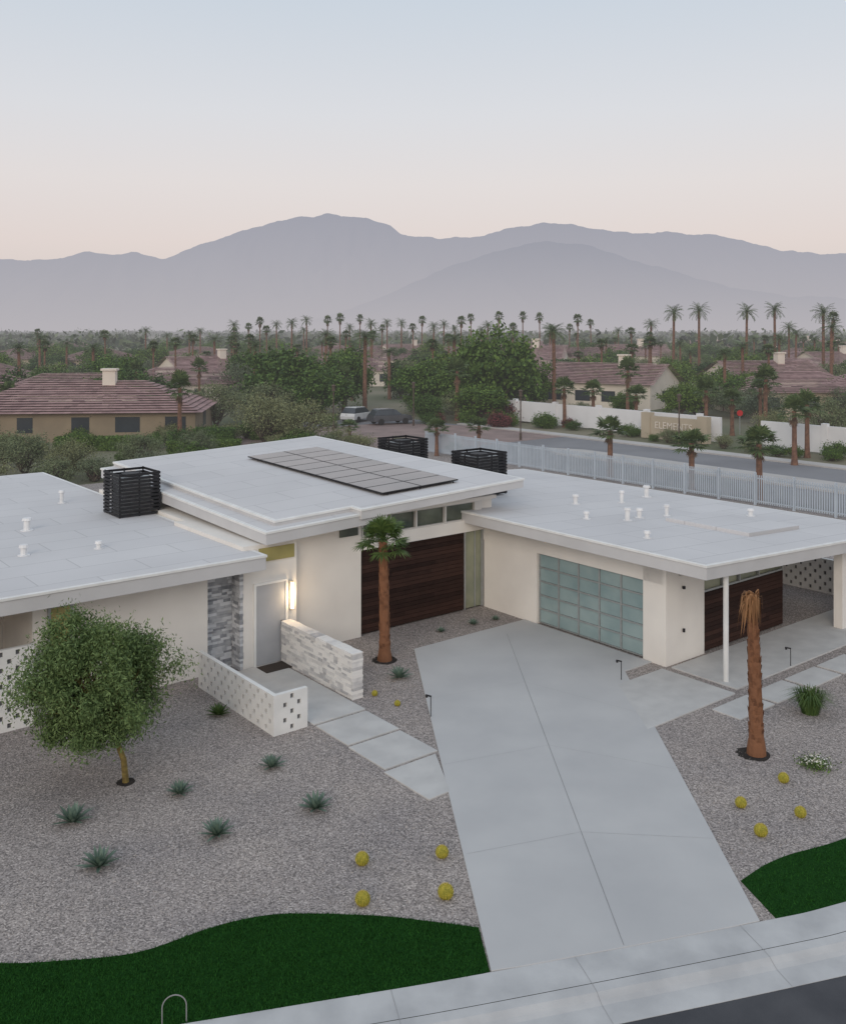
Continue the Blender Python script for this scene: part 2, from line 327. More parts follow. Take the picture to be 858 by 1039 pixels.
roof_slab('main_roof',[(13.95,24.85),(18.4,24.85),(18.4,38.3),(13.95,38.3)],zm,.36)
zu=lambda a,b:zm(a,b)+.17
roof_slab('main_upper_roof',[(14.5,25.3),(17.3,25.3),(17.3,24.75),(24.45,24.75),(24.2,38.4),(14.5,38.4)],zu,.30)
zr=lambda a,b:3.52-.047*(a-22.4)
roof_slab('garage_roof',[(22.35,15.55),(34,15.55),(34,34.4),(22.35,34.4)],zr,.38)
def wall(name,*a,m='stucco'): return hbox(name,*a,M[m],H)
wall('west_wall',7.5,12.4,25.5,44,0,3.06)
wall('west_wall_back',-7,7.5,28.2,44,0,3.06)
hbox('amber_window',7.95,8.45,25.46,25.498,0.05,2.75,M['glassy'],H)
hbox('side_window',-1,4.5,28.14,28.198,0.4,2.5,M['glass'],H)
b=MB();b.box(7.88,7.95,25.44,25.499,0,2.82);b.box(8.45,8.52,25.44,25.499,0,2.82);b.box(7.951,8.449,25.44,25.499,2.75,2.82);b.obj('amber_window_frame',M['alum'],H)
wall('recess_core',12.4,13.3,26.0,44,0,3.06)
wall('entry_wall',13.38,15.2,25.2,30,0,3.62)
wall('entry_wall_upper',13.76,15.2,30.0,38,3.0,3.62)
wall('main_wall_left',15.2,17.85,25.55,38,0,3.72)
wall('main_wall_core',17.85,23.9,25.85,37.5,0,3.85)
wall('main_wall_band',17.85,23.3,25.6,25.849,2.8,3.22)
wall('main_wall_band_top',17.85,23.9,25.6,25.849,3.86,3.98)
wall('main_wall_right',23.3,23.9,17.72,25.85,2.42,3.1)
def stones(name,a0,a1,b0,b1,z1,m,seed,parent=None,rowh=(.05,.11)):
    r=np.random.default_rng(seed);b=MB();z=0.0
    along_a=(a1-a0)>(b1-b0); lo,hi=(a0,a1) if along_a else (b0,b1)
    while z<z1-.02:
        h=min(r.uniform(*rowh),z1-z);x=lo-r.uniform(0,.2)
        while x<hi:
            l=r.uniform(.14,.42);x0=max(x,lo);x1=min(x+l,hi)
            if x1-x0>.01:
                j=r.uniform(0,.035)
                if along_a:b.box(x0,x1-.004,b0-j,b1+j,z,z+h-.004)
                else:b.box(a0-j,a1+j,x0,x1-.004,z,z+h-.004)
            x+=l
        z+=h
    return b.obj(name,M[m],parent,house=True)
stones('stone_cladding',12.42,13.3,25.72,25.98,3.05,'stoneD',3,H)
stones('stone_cladding_return',13.30,13.37,25.2,25.70,3.05,'stoneD',4,H)
stones('stone_garden_wall',14.62,14.92,21.3,25.1,1.25,'stoneL',8)
b=MB();b.box(13.72,13.79,25.13,25.199,0,2.48);b.box(14.79,14.86,25.13,25.199,0,2.48);b.box(13.791,14.789,25.13,25.199,2.41,2.48);b.obj('door_frame',M['white'],H)
hbox('front_door',13.795,14.785,25.16,25.198,0.04,2.405,M['doorp'],H)
b=MB();b.box(14.64,14.68,25.10,25.16,0.95,1.25);b.obj('door_handle',M['black'],H)
b=MB();b.box(14.93,15.03,25.12,25.199,1.5,2.4,0);b.obj('sconce_back',M['alum'],H)
b=MB();b.cyl(14.98,25.07,1.56,2.34,.045);b.obj('sconce_tube',M['lamp'],H)
ld=bpy.data.lights.new('sconce_light','POINT');ld.energy=13;ld.color=(1,.72,.42);ld.shadow_soft_size=.1
lo=bpy.data.objects.new('sconce_light',ld);col.objects.link(lo);lo.parent=H;lo.location=(14.98,24.9,1.95)
hbox('entry_clerestory',13.9,15.1,25.155,25.198,3.1,3.5,M['glassy'],H)
hbox('number_plate',17.0,17.7,25.5,25.549,3.35,3.6,M['glass'],H)
def planks(name,a0,a1,b0,b1,z0,z1,parent):
    b=MB();z=z0;r=np.random.default_rng(int(a0*7))
    while z<z1-.02:
        h=min(.14,z1-z)
        cut=r.uniform(a0+.6,a1-.6)
        b.box(a0,cut-.003,b0,b1,z,z+h-.010);b.box(cut,a1,b0,b1,z,z+h-.010);z+=h
    b.obj(name,M['wood'],parent)
    hbox(name+'_backing',a0,a1,b1+.001,b1+.02,z0,z1,M['black'],parent)
planks('wood_siding_main',17.86,22.38,25.66,25.72,.05,2.795,H)
hbox('tall_window',22.42,23.25,25.70,25.74,.05,3.2,M['glassg'],H)
b=MB();b.box(22.38,22.44,25.62,25.76,.02,2.799);b.box(23.22,23.28,25.62,25.76,.02,2.799);b.box(22.9,22.94,25.66,25.76,.05,2.799);b.obj('tall_window_frame',M['alum'],H)
b=MB();f=MB();ed=[17.95,19.1,20.2,21.5,22.9]
for i in range(4):
    b.box(ed[i]+.04,ed[i+1]-.04,25.74,25.78,3.26,3.82)
    f.box(ed[i]-.02,ed[i]+.04,25.62,25.8,3.221,3.859)
f.box(22.86,23.2,25.62,25.8,3.221,3.859);f.box(17.96,22.86,25.64,25.8,3.221,3.26);f.box(17.96,22.86,25.64,25.8,3.82,3.859)
b.obj('clerestory_glass',M['glass'],H);f.obj('clerestory_frame',M['soffit'],H)
wall('garage_wall_far',23.3,23.9,22.95,25.6,0,2.42)
wall('garage_wall_near',23.3,25.2,17.6,18.45,0,3.1)
wall('garage_core',23.9,29.75,18.45,33,0,2.98)
wall('garage_wall_top',23.9,29.75,17.6,18.45,2.6,2.95)
g=empty('garage_door');g.parent=H
b=MB();fr=MB();a_=23.42;ncol=5;nrow=5;b0,b1,z0,z1=18.5,22.9,.06,2.4
for i in range(ncol):
    for j in range(nrow):
        u0=b0+(b1-b0)*i/ncol;u1=b0+(b1-b0)*(i+1)/ncol;w0=z0+(z1-z0)*j/nrow;w1=z0+(z1-z0)*(j+1)/nrow
        b.box(a_,a_+.02,u0+.03,u1-.03,w0+.025,w1-.025)
for i in range(ncol+1):
    u=b0+(b1-b0)*i/ncol;fr.box(a_-.035,a_+.03,u-.025,u+.025,z0,z1)
for j in range(nrow+1):
    w=z0+(z1-z0)*j/nrow
    for i in range(ncol):
        u0=b0+(b1-b0)*i/ncol;u1=b0+(b1-b0)*(i+1)/ncol
        fr.box(a_-.03,a_+.028,u0+.026,u1-.026,w-.02,w+.02)
b.obj('frosted_panes',M['frost'],g);fr.obj('door_frame_grid',M['alum'],g)
hbox('garage_backing',23.5,23.8,18.45,22.95,0,2.42,M['black'],g)
planks('wood_siding_garage',25.22,29.74,17.66,17.72,.05,1.85,H)
b=MB();f=MB();ed=[25.22,26.3,27.2,28.3,29.74]
for i in range(4):
    b.box(ed[i]+.04,ed[i+1]-.04,17.75,17.79,1.92,2.56);f.box(ed[i],ed[i]+.04,17.66,17.82,1.86,2.6)
f.box(29.70,29.75,17.66,17.82,1.86,2.6);f.box(25.26,29.70,17.67,17.82,1.86,1.92);f.box(25.26,29.70,17.67,17.82,2.56,2.6)
b.obj('garage_window_glass',M['glassg'],H);f.obj('garage_window_frame',M['alum'],H)
hbox('garage_front_core',25.2,29.75,17.83,18.449,0,2.6,M['black'],H)
b=MB();b.cyl(23.62,15.78,0.03,3.08,.075,n=16);b.obj('porch_post',M['white'],H)
wall('carport_wall',30.75,34.2,16.1,16.4,0,2.78)
b=MB();b.cyl(24.1,17.55,2.2,2.28,.05);b.cyl(24.1,17.55,.9,1.0,.04);b.obj('wall_light',M['black'],H)
b=MB();b.prism([(27.5,17.5),(30.5,17.5),(30.5,20.8),(27.5,20.8)],lambda x,y:zr(x,y)+.16,.13);b.obj('roof_hatch',M['roof'],H,bevel=.01)
def vents(name,L_,zf):
    b=MB()
    for a,bb,h,r in L_:
        h*=1.35;r*=1.45
        z=zf(a,bb)+.03;b.cyl(a,bb,z,z+h,r,n=10);b.cyl(a,bb,z+h,z+h+.08,r*1.6,r*1.3,n=10);b.cyl(a,bb,z,z+.03,r*2,n=10)
    b.obj(name,M['vent'],H)
vents('roof_vents_east',[(26.3,21.5,.28,.06),(27.2,21.7,.2,.06),(28.5,21.5,.25,.05),(25.2,22.4,.15,.05),(27.5,25,.22,.06),(31.5,20,.15,.06),(29.5,24.4,.3,.05),(31.8,25,.3,.07),(24.2,19,.12,.05)],zr)
vents('roof_vents_west',[(9.3,32.2,.25,.07),(8.2,28.7,.18,.06),(10.2,28.2,.12,.05),(6.8,33.5,.2,.05),(11.8,36.5,.3,.05)],zl)
sp=empty('solar_panel_array',ROT)
b=MB();f=MB();a0,b0=18.85,25.75;pw,pl=1.66,1.02
zs=lambda a,b_:zu(a,b_)+.16
for i in range(2):
    for j in range(9):
        x0=a0+i*(pw+.02);y0=b0+j*(pl+.02)
        q=[(x0+.025,y0+.025),(x0+pw-.025,y0+.025),(x0+pw-.025,y0+pl-.025),(x0+.025,y0+pl-.025)]
        q2=[(x0,y0),(x0+pw,y0),(x0+pw,y0+pl),(x0,y0+pl)]
        f.prism(q2,zs,.04);b.prism(q,lambda a,c:zs(a,c)+.003,.02)
for j in range(10):
    for x in (19.1,20.5,22.0): f.cyl(x,b0+.05+j*1.02,zu(x,b0+j)+.03,zs(x,b0+j)-.03,.02,n=6)
f.obj('panel_frames',M['black'],sp);b.obj('panel_glass',M['solar'],sp)
def acbox(a,b_,z0,z1,s=1.5):
    b=MB();n=int((z1-z0)/.12)
    for i in range(n):
        z=z0+.03+i*(z1-z0-.03)/n
        b.box(a,a+s,b_,b_+.025,z,z+.085);b.box(a,a+s,b_+s-.025,b_+s,z,z+.085)
        b.box(a,a+.025,b_+.03,b_+s-.03,z,z+.085);b.box(a+s-.025,a+s,b_+.03,b_+s-.03,z,z+.085)
    for x in (a+.03,a+s/2-.02,a+s-.07):
        for y in (b_+.03,b_+s-.07): b.box(x,x+.04,y,y+.04,z0,z1-.02)
    b.box(a+.03,a+.07,b_+s/2,b_+s/2+.04,z0,z1-.02)
    b.box(a+.25,a+s-.25,b_+.25,b_+s-.25,z0,z1-.22,1)
    b.cyl(a+s/2,b_+s/2,z1-.22,z1-.12,.38,.36,n=20,mi=0)
    b.obj('air_conditioner_screen',[M['black'],M['alum']],house=True)
acbox(12.35,32.2,3.50,5.05);acbox(25.05,27.9,3.42,5.15,1.6);acbox(25.0,32.9,3.4,5.25,1.6)
# ------------------------------------------------------------------ breeze-block walls
def breeze(b,axis,lo,hi,c0,c1,z1):
    z=0
    def put(x0,x1,za,zb):
        if x1-x0<.01:return
        if axis=='a':b.box(x0,x1,c0,c1,za,zb)
        else:b.box(c0,c1,x0,x1,za,zb)
    m=(c0+c1)/2
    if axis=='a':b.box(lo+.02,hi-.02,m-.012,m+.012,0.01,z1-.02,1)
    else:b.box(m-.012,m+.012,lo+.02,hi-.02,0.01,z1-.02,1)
    nr=max(1,round(z1/.2));h=z1/nr
    for r in range(nr):
        put(lo,hi,z,z+h*.38)
        step=.40; offs=.20 if r%2 else 0
        edges=[lo]+list(np.arange(lo+step-offs,hi-.1,step))+[hi]
        for i in range(len(edges)-1):
            s0=edges[i]+(0.05 if i else 0);s1=edges[i+1]-(0.05 if i<len(edges)-2 else 0)
            put(s0,s1,z+h*.38,z+h)
        z+=h
    put(lo,hi,z,z+.05)
BM=[M['white'],M['slot']]
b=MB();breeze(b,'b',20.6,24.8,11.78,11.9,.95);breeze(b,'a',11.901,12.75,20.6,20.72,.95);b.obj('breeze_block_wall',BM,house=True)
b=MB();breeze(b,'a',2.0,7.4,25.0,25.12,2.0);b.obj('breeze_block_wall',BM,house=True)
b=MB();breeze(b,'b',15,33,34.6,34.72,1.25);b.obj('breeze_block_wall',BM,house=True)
# ------------------------------------------------------------------ plants
def boots(b,r,h,lx,rad,n,N):
    for i in range(N):
        t=r.uniform(.03,1)**.7;p=np.array([lx(t),0,h*t]);rr=np.interp(t,np.linspace(0,1,n+1),rad);an=r.uniform(0,6.28)
        d=np.array([math.cos(an),math.sin(an),0]);s=np.array([-d[1],d[0],0]);w=.05;l=r.uniform(.08,.14)
        b.add([p+d*rr*.95-s*w,p+d*rr*.95+s*w,p+d*(rr+.018)+s*w*.6+(0,0,l),p+d*(rr+.018)-s*w*.6+(0,0,l)],[(0,1,2,3)],0)
def palm_mesh(name,h,r0,r1,nf,fanr,pet,seed,near=False,skirt=10,nleaf=13,elev=(-25,80)):
    r=np.random.default_rng(seed);b=MB()
    n=26 if near else 8
    bend=r.uniform(-.02,.02)*h
    path=[];rad=[]
    for i in range(n+1):
        t=i/n;path.append((bend*t*t,0,h*t));q=r0*(1.35-.35*min(1,t*6))*(1-t)+r1*t
        rad.append(q*(1+(r.uniform(-.07,.07) if near else 0)))
    b.tube(path,rad,12 if near else 7,0)
    top=np.array(path[-1])
    if near: boots(b,r,h,lambda t:bend*t*t,rad,n,150)
    def fan(an,el,mi,fr,pl,origin):
        d=np.array([math.cos(an)*math.cos(el),math.sin(an)*math.cos(el),math.sin(el)]);s=np.array([-math.sin(an),math.cos(an),0])
        e=origin+d*pl+np.array([0,0,-.06*pl])
        b.add([origin-s*.02,origin+s*.02,e+s*.012,e-s*.012],[(0,1,2,3)],mi)
        for k in range(nleaf):
            th=math.radians(-100+200*k/(nleaf-1)+r.uniform(-5,5));dd=d*math.cos(th)+s*math.sin(th)
            ss=-d*math.sin(th)+s*math.cos(th);L=fr*(1-.18*abs(th)/1.8)*r.uniform(.85,1.05);w=fr*.07*(13/nleaf)
            m=e+dd*L*.55+np.array([0,0,-.04*L]);tip=e+dd*L*.97+np.array([0,0,-L*r.uniform(.12,.38)])
            b.add([e,m+ss*w,tip,m-ss*w],[(0,1,2,3)],mi)
    for i in range(nf):
        el=math.radians(elev[1]+(elev[0]-elev[1])*(i/nf)**.9+r.uniform(-10,10));an=i*2.39996+r.uniform(-.4,.4)
        fan(an,el,1,fanr*r.uniform(.8,1.15),pet*r.uniform(.7,1.25),top+np.array([0,0,-.15*i/nf]))
    for i in range(skirt):
        fan(i*2.4,math.radians(r.uniform(-80,-55)),2,fanr*.6,pet*.5,top+np.array([0,0,-.25-.5*r.uniform(0,1)*h/8]))
    return b.mesh(name,[M['palmtrunk'],M['palmleaf'],M['dry']] if near else [M['palmtrunkfar'],M['palmleaffar'],M['dryfar']])
def feather_palm(name,h,r0,nf,fl,seed,skirt=6):
    r=np.random.default_rng(seed);b=MB();bend=r.uniform(-.03,.03)*h
    b.tube([(bend*t*t,0,h*t) for t in np.linspace(0,1,8)],[r0*(1.2-.35*t) for t in np.linspace(0,1,8)],8,0)
    top=np.array([bend,0,h])
    for i in range(nf+skirt):
        dead=i>=nf
        an=i*2.39996+r.uniform(-.3,.3);el=math.radians(r.uniform(-75,-50) if dead else 78-95*(i/nf)+r.uniform(-8,8))
        d=np.array([math.cos(an),math.sin(an),0]);s=np.array([-math.sin(an),math.cos(an),0]);l=fl*r.uniform(.8,1.1)*(.6 if dead else 1);mi=2 if dead else 1
        P=[];cur=top.copy();e=el;K=8
        for k in range(K+1):
            P.append(cur.copy());cur=cur+(d*math.cos(e)+np.array([0,0,math.sin(e)]))*l/K;e-=.17
        for k in range(K):
            b.add([P[k]-s*.025,P[k]+s*.025,P[k+1]+s*.02,P[k+1]-s*.02],[(0,1,2,3)],mi)
            tdir=(P[k+1]-P[k])/np.linalg.norm(P[k+1]-P[k])
            for q in (0,.5):
                p=P[k]+(P[k+1]-P[k])*q
                ll=l*.2*math.sin(math.pi*min(.95,(k+q+1.2)/(K+1.5)))+.06
                for sg in(-1,1):
                    tip=p+s*sg*ll*.8+tdir*ll*.6+np.array([0,0,-ll*r.uniform(.15,.55)]);m=(p+tip)/2
                    b.add([p,m+tdir*.035*l/2,tip,m-tdir*.035*l/2],[(0,1,2,3)],mi)
    return b.mesh(name,[M['palmtrunkfar'],M['palmleaffar'],M['dryfar']])
pm=palm_mesh('fan_palm_tree',3.62,.17,.13,44,.50,.52,11,near=True,skirt=0,nleaf=19,elev=(-8,88))
place(pm,'fan_palm_tree',(-1.16,28.9,0),0.3)
def ring(name,x,y,r):
    b=MB();P=[(x+r*math.cos(i*math.pi/12)*(1+.1*math.sin(i*3)),y+r*math.sin(i*math.pi/12)*(1+.08*math.sin(i*5+1))) for i in range(24)];b.prism(P,.008,.02);b.obj(name,M['mulch'])
ring('tree_well',-1.16,28.9,.38);ring('tree_well',7.79,22.5,.38);ring('tree_well',-6.57,21.1,.2)
# tied palm
b=MB();r=np.random.default_rng(7);n=26;h=3.45
path=[(-.10*(i/n)**1.5,0,h*i/n) for i in range(n+1)];rad=[(.18*(1.25-.25*min(1,i/4))*(1-i/n)+.12*i/n)*(1+r.uniform(-.06,.06)) for i in range(n+1)]
b.tube(path,rad,12,0);boots(b,r,h,lambda t:-.10*t**1.5,rad,n,170)
for i in range(190):
    an=r.uniform(0,6.28);rr=r.uniform(.02,.12);p0=np.array([-.10+rr*math.cos(an),rr*math.sin(an),3.2])
    p1=p0+np.array([math.cos(an)*.03,math.sin(an)*.03,r.uniform(.3,.62)])
    bend=r.uniform(0,1)
    p2=p1+np.array([-.08*bend+math.cos(an)*.08,math.sin(an)*.08,.06-.2*bend]);p3=p2+np.array([-.05*bend+math.cos(an)*.04,math.sin(an)*.04,-r.uniform(.15,.75)])
    s=np.array([-math.sin(an),math.cos(an),0])*.02
    b.add([p0-s,p0+s,p1+s,p1-s,p2+s,p2-s,p3],[(0,1,2,3),(3,2,4,5),(5,4,6)],1)
place(b.mesh('tied_palm_tree',[M['palmtrunk'],M['dry']]),'tied_palm_tree',(7.86,22.5,0))
def tree_mesh(name,h,cr,cz,tr,ncl,nl,ls,lw,seed,mats,spread=.32,lean=(0,0),multi=1,vert=0.,squash=.75,branch_r=.03,low=0,shell=.3):
    r=np.random.default_rng(seed);b=MB()
    cz0=h*cz;cc=np.array([lean[0],lean[1],(cz0+h)/2]);hz=(h-cz0)/2
    forks=[]
    fz=max(cz0,low)
    for k in range(multi):
        an=k*6.28/multi+r.uniform(0,1);base=np.array([0.06*math.cos(an)*(multi>1),0.06*math.sin(an)*(multi>1),0]);o=np.array([math.cos(an),math.sin(an),0])*(.25*cr if multi>1 else 0.05)
        f=np.array([lean[0]*.5,lean[1]*.5,fz])+o
        mid=(base+f)/2+r.normal(0,.03*h,3)*(1,1,0);b.tube([base,mid,f],[tr,tr*.85,tr*.7],8,0);forks.append(f)
    C_=[]
    for i in range(ncl):
        d=r.normal(size=3);d/=np.linalg.norm(d);q=r.uniform(shell,1)**.5
        p=cc+d*q*np.array([cr,cr,hz])*r.uniform(.75,1.08)
        C_.append(p);f=forks[i%len(forks)];m=f*.45+p*.55+np.array([0,0,.08*h])*r.uniform(-.3,1)
        k=branch_r if i%3 else branch_r*1.8
        b.tube([f,m,p],[tr*.45 if i%3==0 else k,k*.7,k*.2],5,0)
    for p in C_:
        c=p+r.normal(0,1,(nl,3))*np.array([1,1,squash])*spread*cr*r.uniform(.55,1.15)
        b.diamonds(c,ls,lw,r,1,vert)
    return b.mesh(name,mats)
pv=tree_mesh('palo_verde_tree',3.85,1.66,.13,.075,125,520,.10,.030,21,[M['bark'],M['leafpv']],spread=.13,lean=(-.75,.1),multi=1,vert=.7,squash=.95,branch_r=.014,low=1.15,shell=.15)
place(pv,'palo_verde_tree',(-6.57,21.1,0))
T=[tree_mesh('broadleaf_tree',7,4.0,.16,.22,60,100,.42,.26,30+i,[M['barkfar'],M['leafG']],spread=.17) for i in range(4)]
O=[tree_mesh('olive_tree',4.3,2.6,.12,.14,50,120,.24,.09,40+i,[M['barkfar'],M['leafO']],spread=.18,multi=2) for i in range(2)]
D_=[tree_mesh('dark_tree',6,3.0,.08,.2,42,75,.46,.28,50+i,[M['barkfar'],M['leafD']],spread=.2) for i in range(2)]
B_=tree_mesh('desert_shrub',1.0,.75,.05,.03,30,90,.09,.035,60,[M['barkfar'],M['leafO']],spread=.25,multi=3)
G_=tree_mesh('green_shrub',1.0,.8,.05,.03,30,90,.10,.06,61,[M['barkfar'],M['leafG']],spread=.25,multi=3)
R_=tree_mesh('bougainvillea_shrub',1.0,.8,.05,.03,30,80,.12,.08,62,[M['barkfar'],M['leafR']],spread=.25,multi=3)
rg=np.random.default_rng(99)
def pt(me,name,x,y,s,rz=None):
    return place(me,name,(x,y,-.15 if math.hypot(x,y)>45 else 0),rg.uniform(0,6.28) if rz is None else rz,s)
pt(T[0],'broadleaf_tree',-15.8,112,(1.25,1.25,1.16));pt(T[1],'broadleaf_tree',9,116,(1.3,1.3,1.46));pt(T[2],'broadleaf_tree',4.0,122,(.9,.9,1.1));pt(T[3],'broadleaf_tree',-10,124,(.9,.9,1.05));pt(T[3],'broadleaf_tree',14,122,(.7,.7,.85))
for x,y,s in [(-14.3,86,1.05),(-10.6,84,.95),(-21.8,101,1.05),(-24.5,66,.62),(-28,67,.72),(-20.7,70,.62),(-6.8,79,.5),(-31,70,.6),(31,84,.7),(37,88,.9),(-17.5,74,.55),(-35,74,.7)]: pt(O[int(x)%2],'olive_tree',x,y,s)
for x,y,s in [(-27.5,60,2.0),(-24,62,1.8),(-22,64,1.6),(-19,66,1.7),(-17.2,68,1.5),(-31,62,2.2),(-8,77,1.8),(-5,78,1.6),(-2,79,1.3),(-14,70,1.4),(-11,73,1.3),(2.5,78,1.0)]: pt(B_,'desert_shrub',x,y,s)
for x,y,s in [(7,108,1.8),(9.5,107,2.0),(12,106,1.7),(5.5,110,1.6)]: pt(R_,'bougainvillea_shrub',x,y,s)
for i in range(26):
    bq=rg.uniform(20,74);p=W(rg.uniform(70,73.3),bq);pt(G_ if i%3 else B_,'green_shrub' if i%3 else 'desert_shrub',p[0],p[1],rg.uniform(.6,1.3))
for i in range(44):
    y=rg.uniform(72,92);x=rg.uniform(-.5,-.12)*y;pt([G_,G_,B_][i%3],['green_shrub','green_shrub','desert_shrub'][i%3],x,y,rg.uniform(.7,1.7))
for i in range(24):
    y=rg.uniform(96,112);x=rg.uniform(-.12,.16)*y
    if abs(x+4.2)<4 and y<106: continue
    pt([G_,R_,B_][i%3],['green_shrub','bougainvillea_shrub','desert_shrub'][i%3],x,y,rg.uniform(.7,1.6))
PS=[palm_mesh('fan_palm_tree',4,.2,.15,32,.80,.72,70+i,skirt=3,elev=(-15,85)) for i in range(3)]
for k,(x,y,hh) in enumerate([(12.7,64.8,4.0),(16.8,59.7,3.7),(19.7,55.9,4.2),(27.9,71.7,4.9),(30.6,76,5.1),(4.5,77,2.9),(1.1,76,2.9),(-6.3,82,2.3),(14.8,99.8,4.9),(17.8,99.8,4.6),(21.4,95.8,4.4),(26.7,90,5.4),(29.8,92,4.2),(33,92,6.5),(-21.4,84,6.1),(-40,92,4.8),(3.8,107,6.7),(-9.5,114,5.4),(-36,120,6),(-30,128,6.2),(24,112,6.5),(35,99,5)]):
    f_=1.05 if hh<6.4 else 1.15
    if hh<3.5: f_=.85
    pt(PS[k%3],'fan_palm_tree',x,y,(f_,f_,hh/4.8))
PT=[palm_mesh('tall_palm_tree',13,.24,.15,26,.95,.75,80+i,skirt=14,nleaf=9,elev=(-35,80)) for i in range(3)]
PF=[feather_palm('date_palm_tree',12,.24,30,2.3,90+i) for i in range(3)]
PP=[PT[0],PF[0],PT[1],PF[1],PT[2],PF[2]]
row=[(240,322),(262,319),(280,319),(296,317),(312,316),(330,317),(346,318),(362,319),(378,317),(393,320),(410,316),(425,320),(440,319),(452,320),(466,317),(480,316),(494,318),(508,317),(532,315),(545,318),(585,319),(556,323),(150,326),(205,330),(598,322),(625,326),(250,326),(520,326),(575,328),(190,332),(170,334),(640,328),(270,327),(305,325),(352,326),(385,327),(418,327),(459,327),(487,326),(500,328)]
nm=lambda me:'date_palm_tree' if me in PF else 'tall_palm_tree'
for k,(u,v) in enumerate(row):
    Dq=rg.uniform(215,285);v+=rg.uniform(-2,4);hh=10+(335-v)/968*Dq;me=PP[rg.integers(0,6)];u+=rg.uniform(-3,3);pt(me,nm(me),(u-429)/968*Dq,Dq,(.88,.88,hh/14.0))
for k,(u,v,Dq) in enumerate([(683,307,165),(709,305,170),(757,306,165),(786,304,170),(835,306,150),(843,322,140),(660,322,210),(800,325,200),(845,318,190),(370,331,114),(562,325,121),(20,345,130),(45,347,150),(95,345,140),(178,344,150),(195,340,170),(218,338,180),(235,342,160),(255,340,150),(330,332,165),(440,345,135),(455,340,170),(395,350,140),(610,345,150),(640,350,140),(735,350,120),(350,336,190),(500,340,190),(520,336,200),(690,343,180)]+[(rg.uniform(0,858),rg.uniform(331,358),rg.uniform(125,260)) for _ in range(60)]):
    hh=10+(335-v)/968*Dq;me=PF[k%3] if k<6 else PP[rg.integers(0,6)]
    q=.98 if k<12 else rg.uniform(.75,1.0)
    pt(me,nm(me),(u-429)/968*Dq,Dq,(q,q,hh/13.5))
belt=empty('distant_trees')
allm=T+O+O+D_
def blocked(x,D):
    a=C*x+S*D;bb=-S*x+C*D;u=x/D
    if 46<a<76 and bb<78: return True
    if -50<x<-18 and D<112: return True
    if .10<u<.265 and D<140: return True
    if -.11<u<-.04 and D<190: return True
    if .34<u<.42 and D<200 and D>105: return True
    if -.24<u<-.19 and D<180 and D>112: return True
    return False
for i in range(560):
    Dq=104+ (rg.uniform(0,1)**1.3)*240;x=rg.uniform(-.56,.62)*Dq
    me=allm[rg.integers(0,len(allm))];s=rg.uniform(.4,.95);rz=rg.uniform(0,6.28)
    if blocked(x,Dq):
        if i%4: continue
        if 46<C*x+S*Dq<76: continue
        s=.35
    if me in O: s*=1.3
    place(me,'tree',(x,Dq,-.15),rz,(s*1.15,s*1.15,s*rg.uniform(.85,1.15)),parent=belt)
b=MB();r=np.random.default_rng(123)
for i in range(1500):
    Dq=330+(r.uniform(0,1)**1.6)*2200;x=r.uniform(-.6,.66)*Dq;R=r.uniform(2,6)*(1+Dq/1500);hh=r.uniform(3,9)*(1+Dq/6000)
    n=34;c=np.array([x,Dq,hh*.45])+r.normal(0,1,(n,3))*np.array([R*.6,R*.6,hh*.22]);b.diamonds(c,R*.55,R*.35,r,0)
b.obj('distant_treeline',M['leafFar'])
def hedge(x0,x1,y0,y1,h,rz=0,seed=1):
    r=np.random.default_rng(seed);b=MB();cx,cy=(x0+x1)/2,(y0+y1)/2;lx,ly=(x1-x0)/2,(y1-y0)/2
    b.box(-lx*.94,lx*.94,-ly*.85,ly*.85,0,h*.93,0);n=int(900*lx)
    c=np.stack([r.uniform(-lx,lx,n),r.uniform(-ly,ly,n),r.uniform(0,h,n)],1);ax=r.integers(0,3,n)
    c[ax==0,2]=h;c[ax==1,1]=-ly;c+=r.normal(0,.05,(n,3));b.diamonds(c,.2,.12,r,0)
    me=b.mesh('hedge',[M['leafG']]);place(me,'hedge',(cx,cy,-.15),rz)
hedge(-31,-24,80,81.5,1.1,.05,1);hedge(-20,-16.5,83,84.5,1.5,.1,2);hedge(-21,-15,78,79.2,1.0,.2,3);hedge(-16,-12,88,89.5,1.2,0,4);hedge(-38,-33,78,79.5,1.2,0,5)
def agave_mesh(name,n,L,w,m,seed):
    r=np.random.default_rng(seed);b=MB()
    for i in range(n):
        an=i*2.39996;el=math.radians(80-68*(i/n)**.8);l=L*r.uniform(.85,1.1)*(.75+.25*i/n)
        d=np.array([math.cos(an),math.sin(an),0]);s=np.array([-math.sin(an),math.cos(an),0]);ts=[0,.35,.7,1];ws=[.6,1,.7,0.02]
        V=[]
        for t,ww in zip(ts,ws):
            p=d*(l*t*math.cos(el)+.03)+np.array([0,0,.02+l*t*math.sin(el)-.05*t*t*l*math.cos(el)]);g=np.array([0,0,w*.35*ww])
            V+=[p-s*w*ww+g,p-g*.3,p+s*w*ww+g]
        F=[]
        for k in range(3):F+=[(3*k,3*k+1,3*k+4,3*k+3),(3*k+1,3*k+2,3*k+5,3*k+4)]
        b.add(V,F,0)
    return b.mesh(name,[m])
AG=[agave_mesh('agave_plant',30,.44,.04,M['agave'],i) for i in range(3)];AL=agave_mesh('aloe_plant',36,.34,.03,M['aloe'],9)
for k,(x,y,s) in enumerate([(-3.45,21.8,.85),(-5.24,20.55,.82),(-7.1,19.36,1.05),(-6.02,17.76,1.0),(-4.07,18.87,.95),(-2.24,19.9,1.0),(-.68,27.4,1.0),(1.7,32.4,.6),(2.5,32.9,.5),(.6,31.6,.5)]):place(AG[k%3],'agave_plant',(x,y,0),k,s)
place(AL,'aloe_plant',(-5.3,24.75,0),0,1.1)
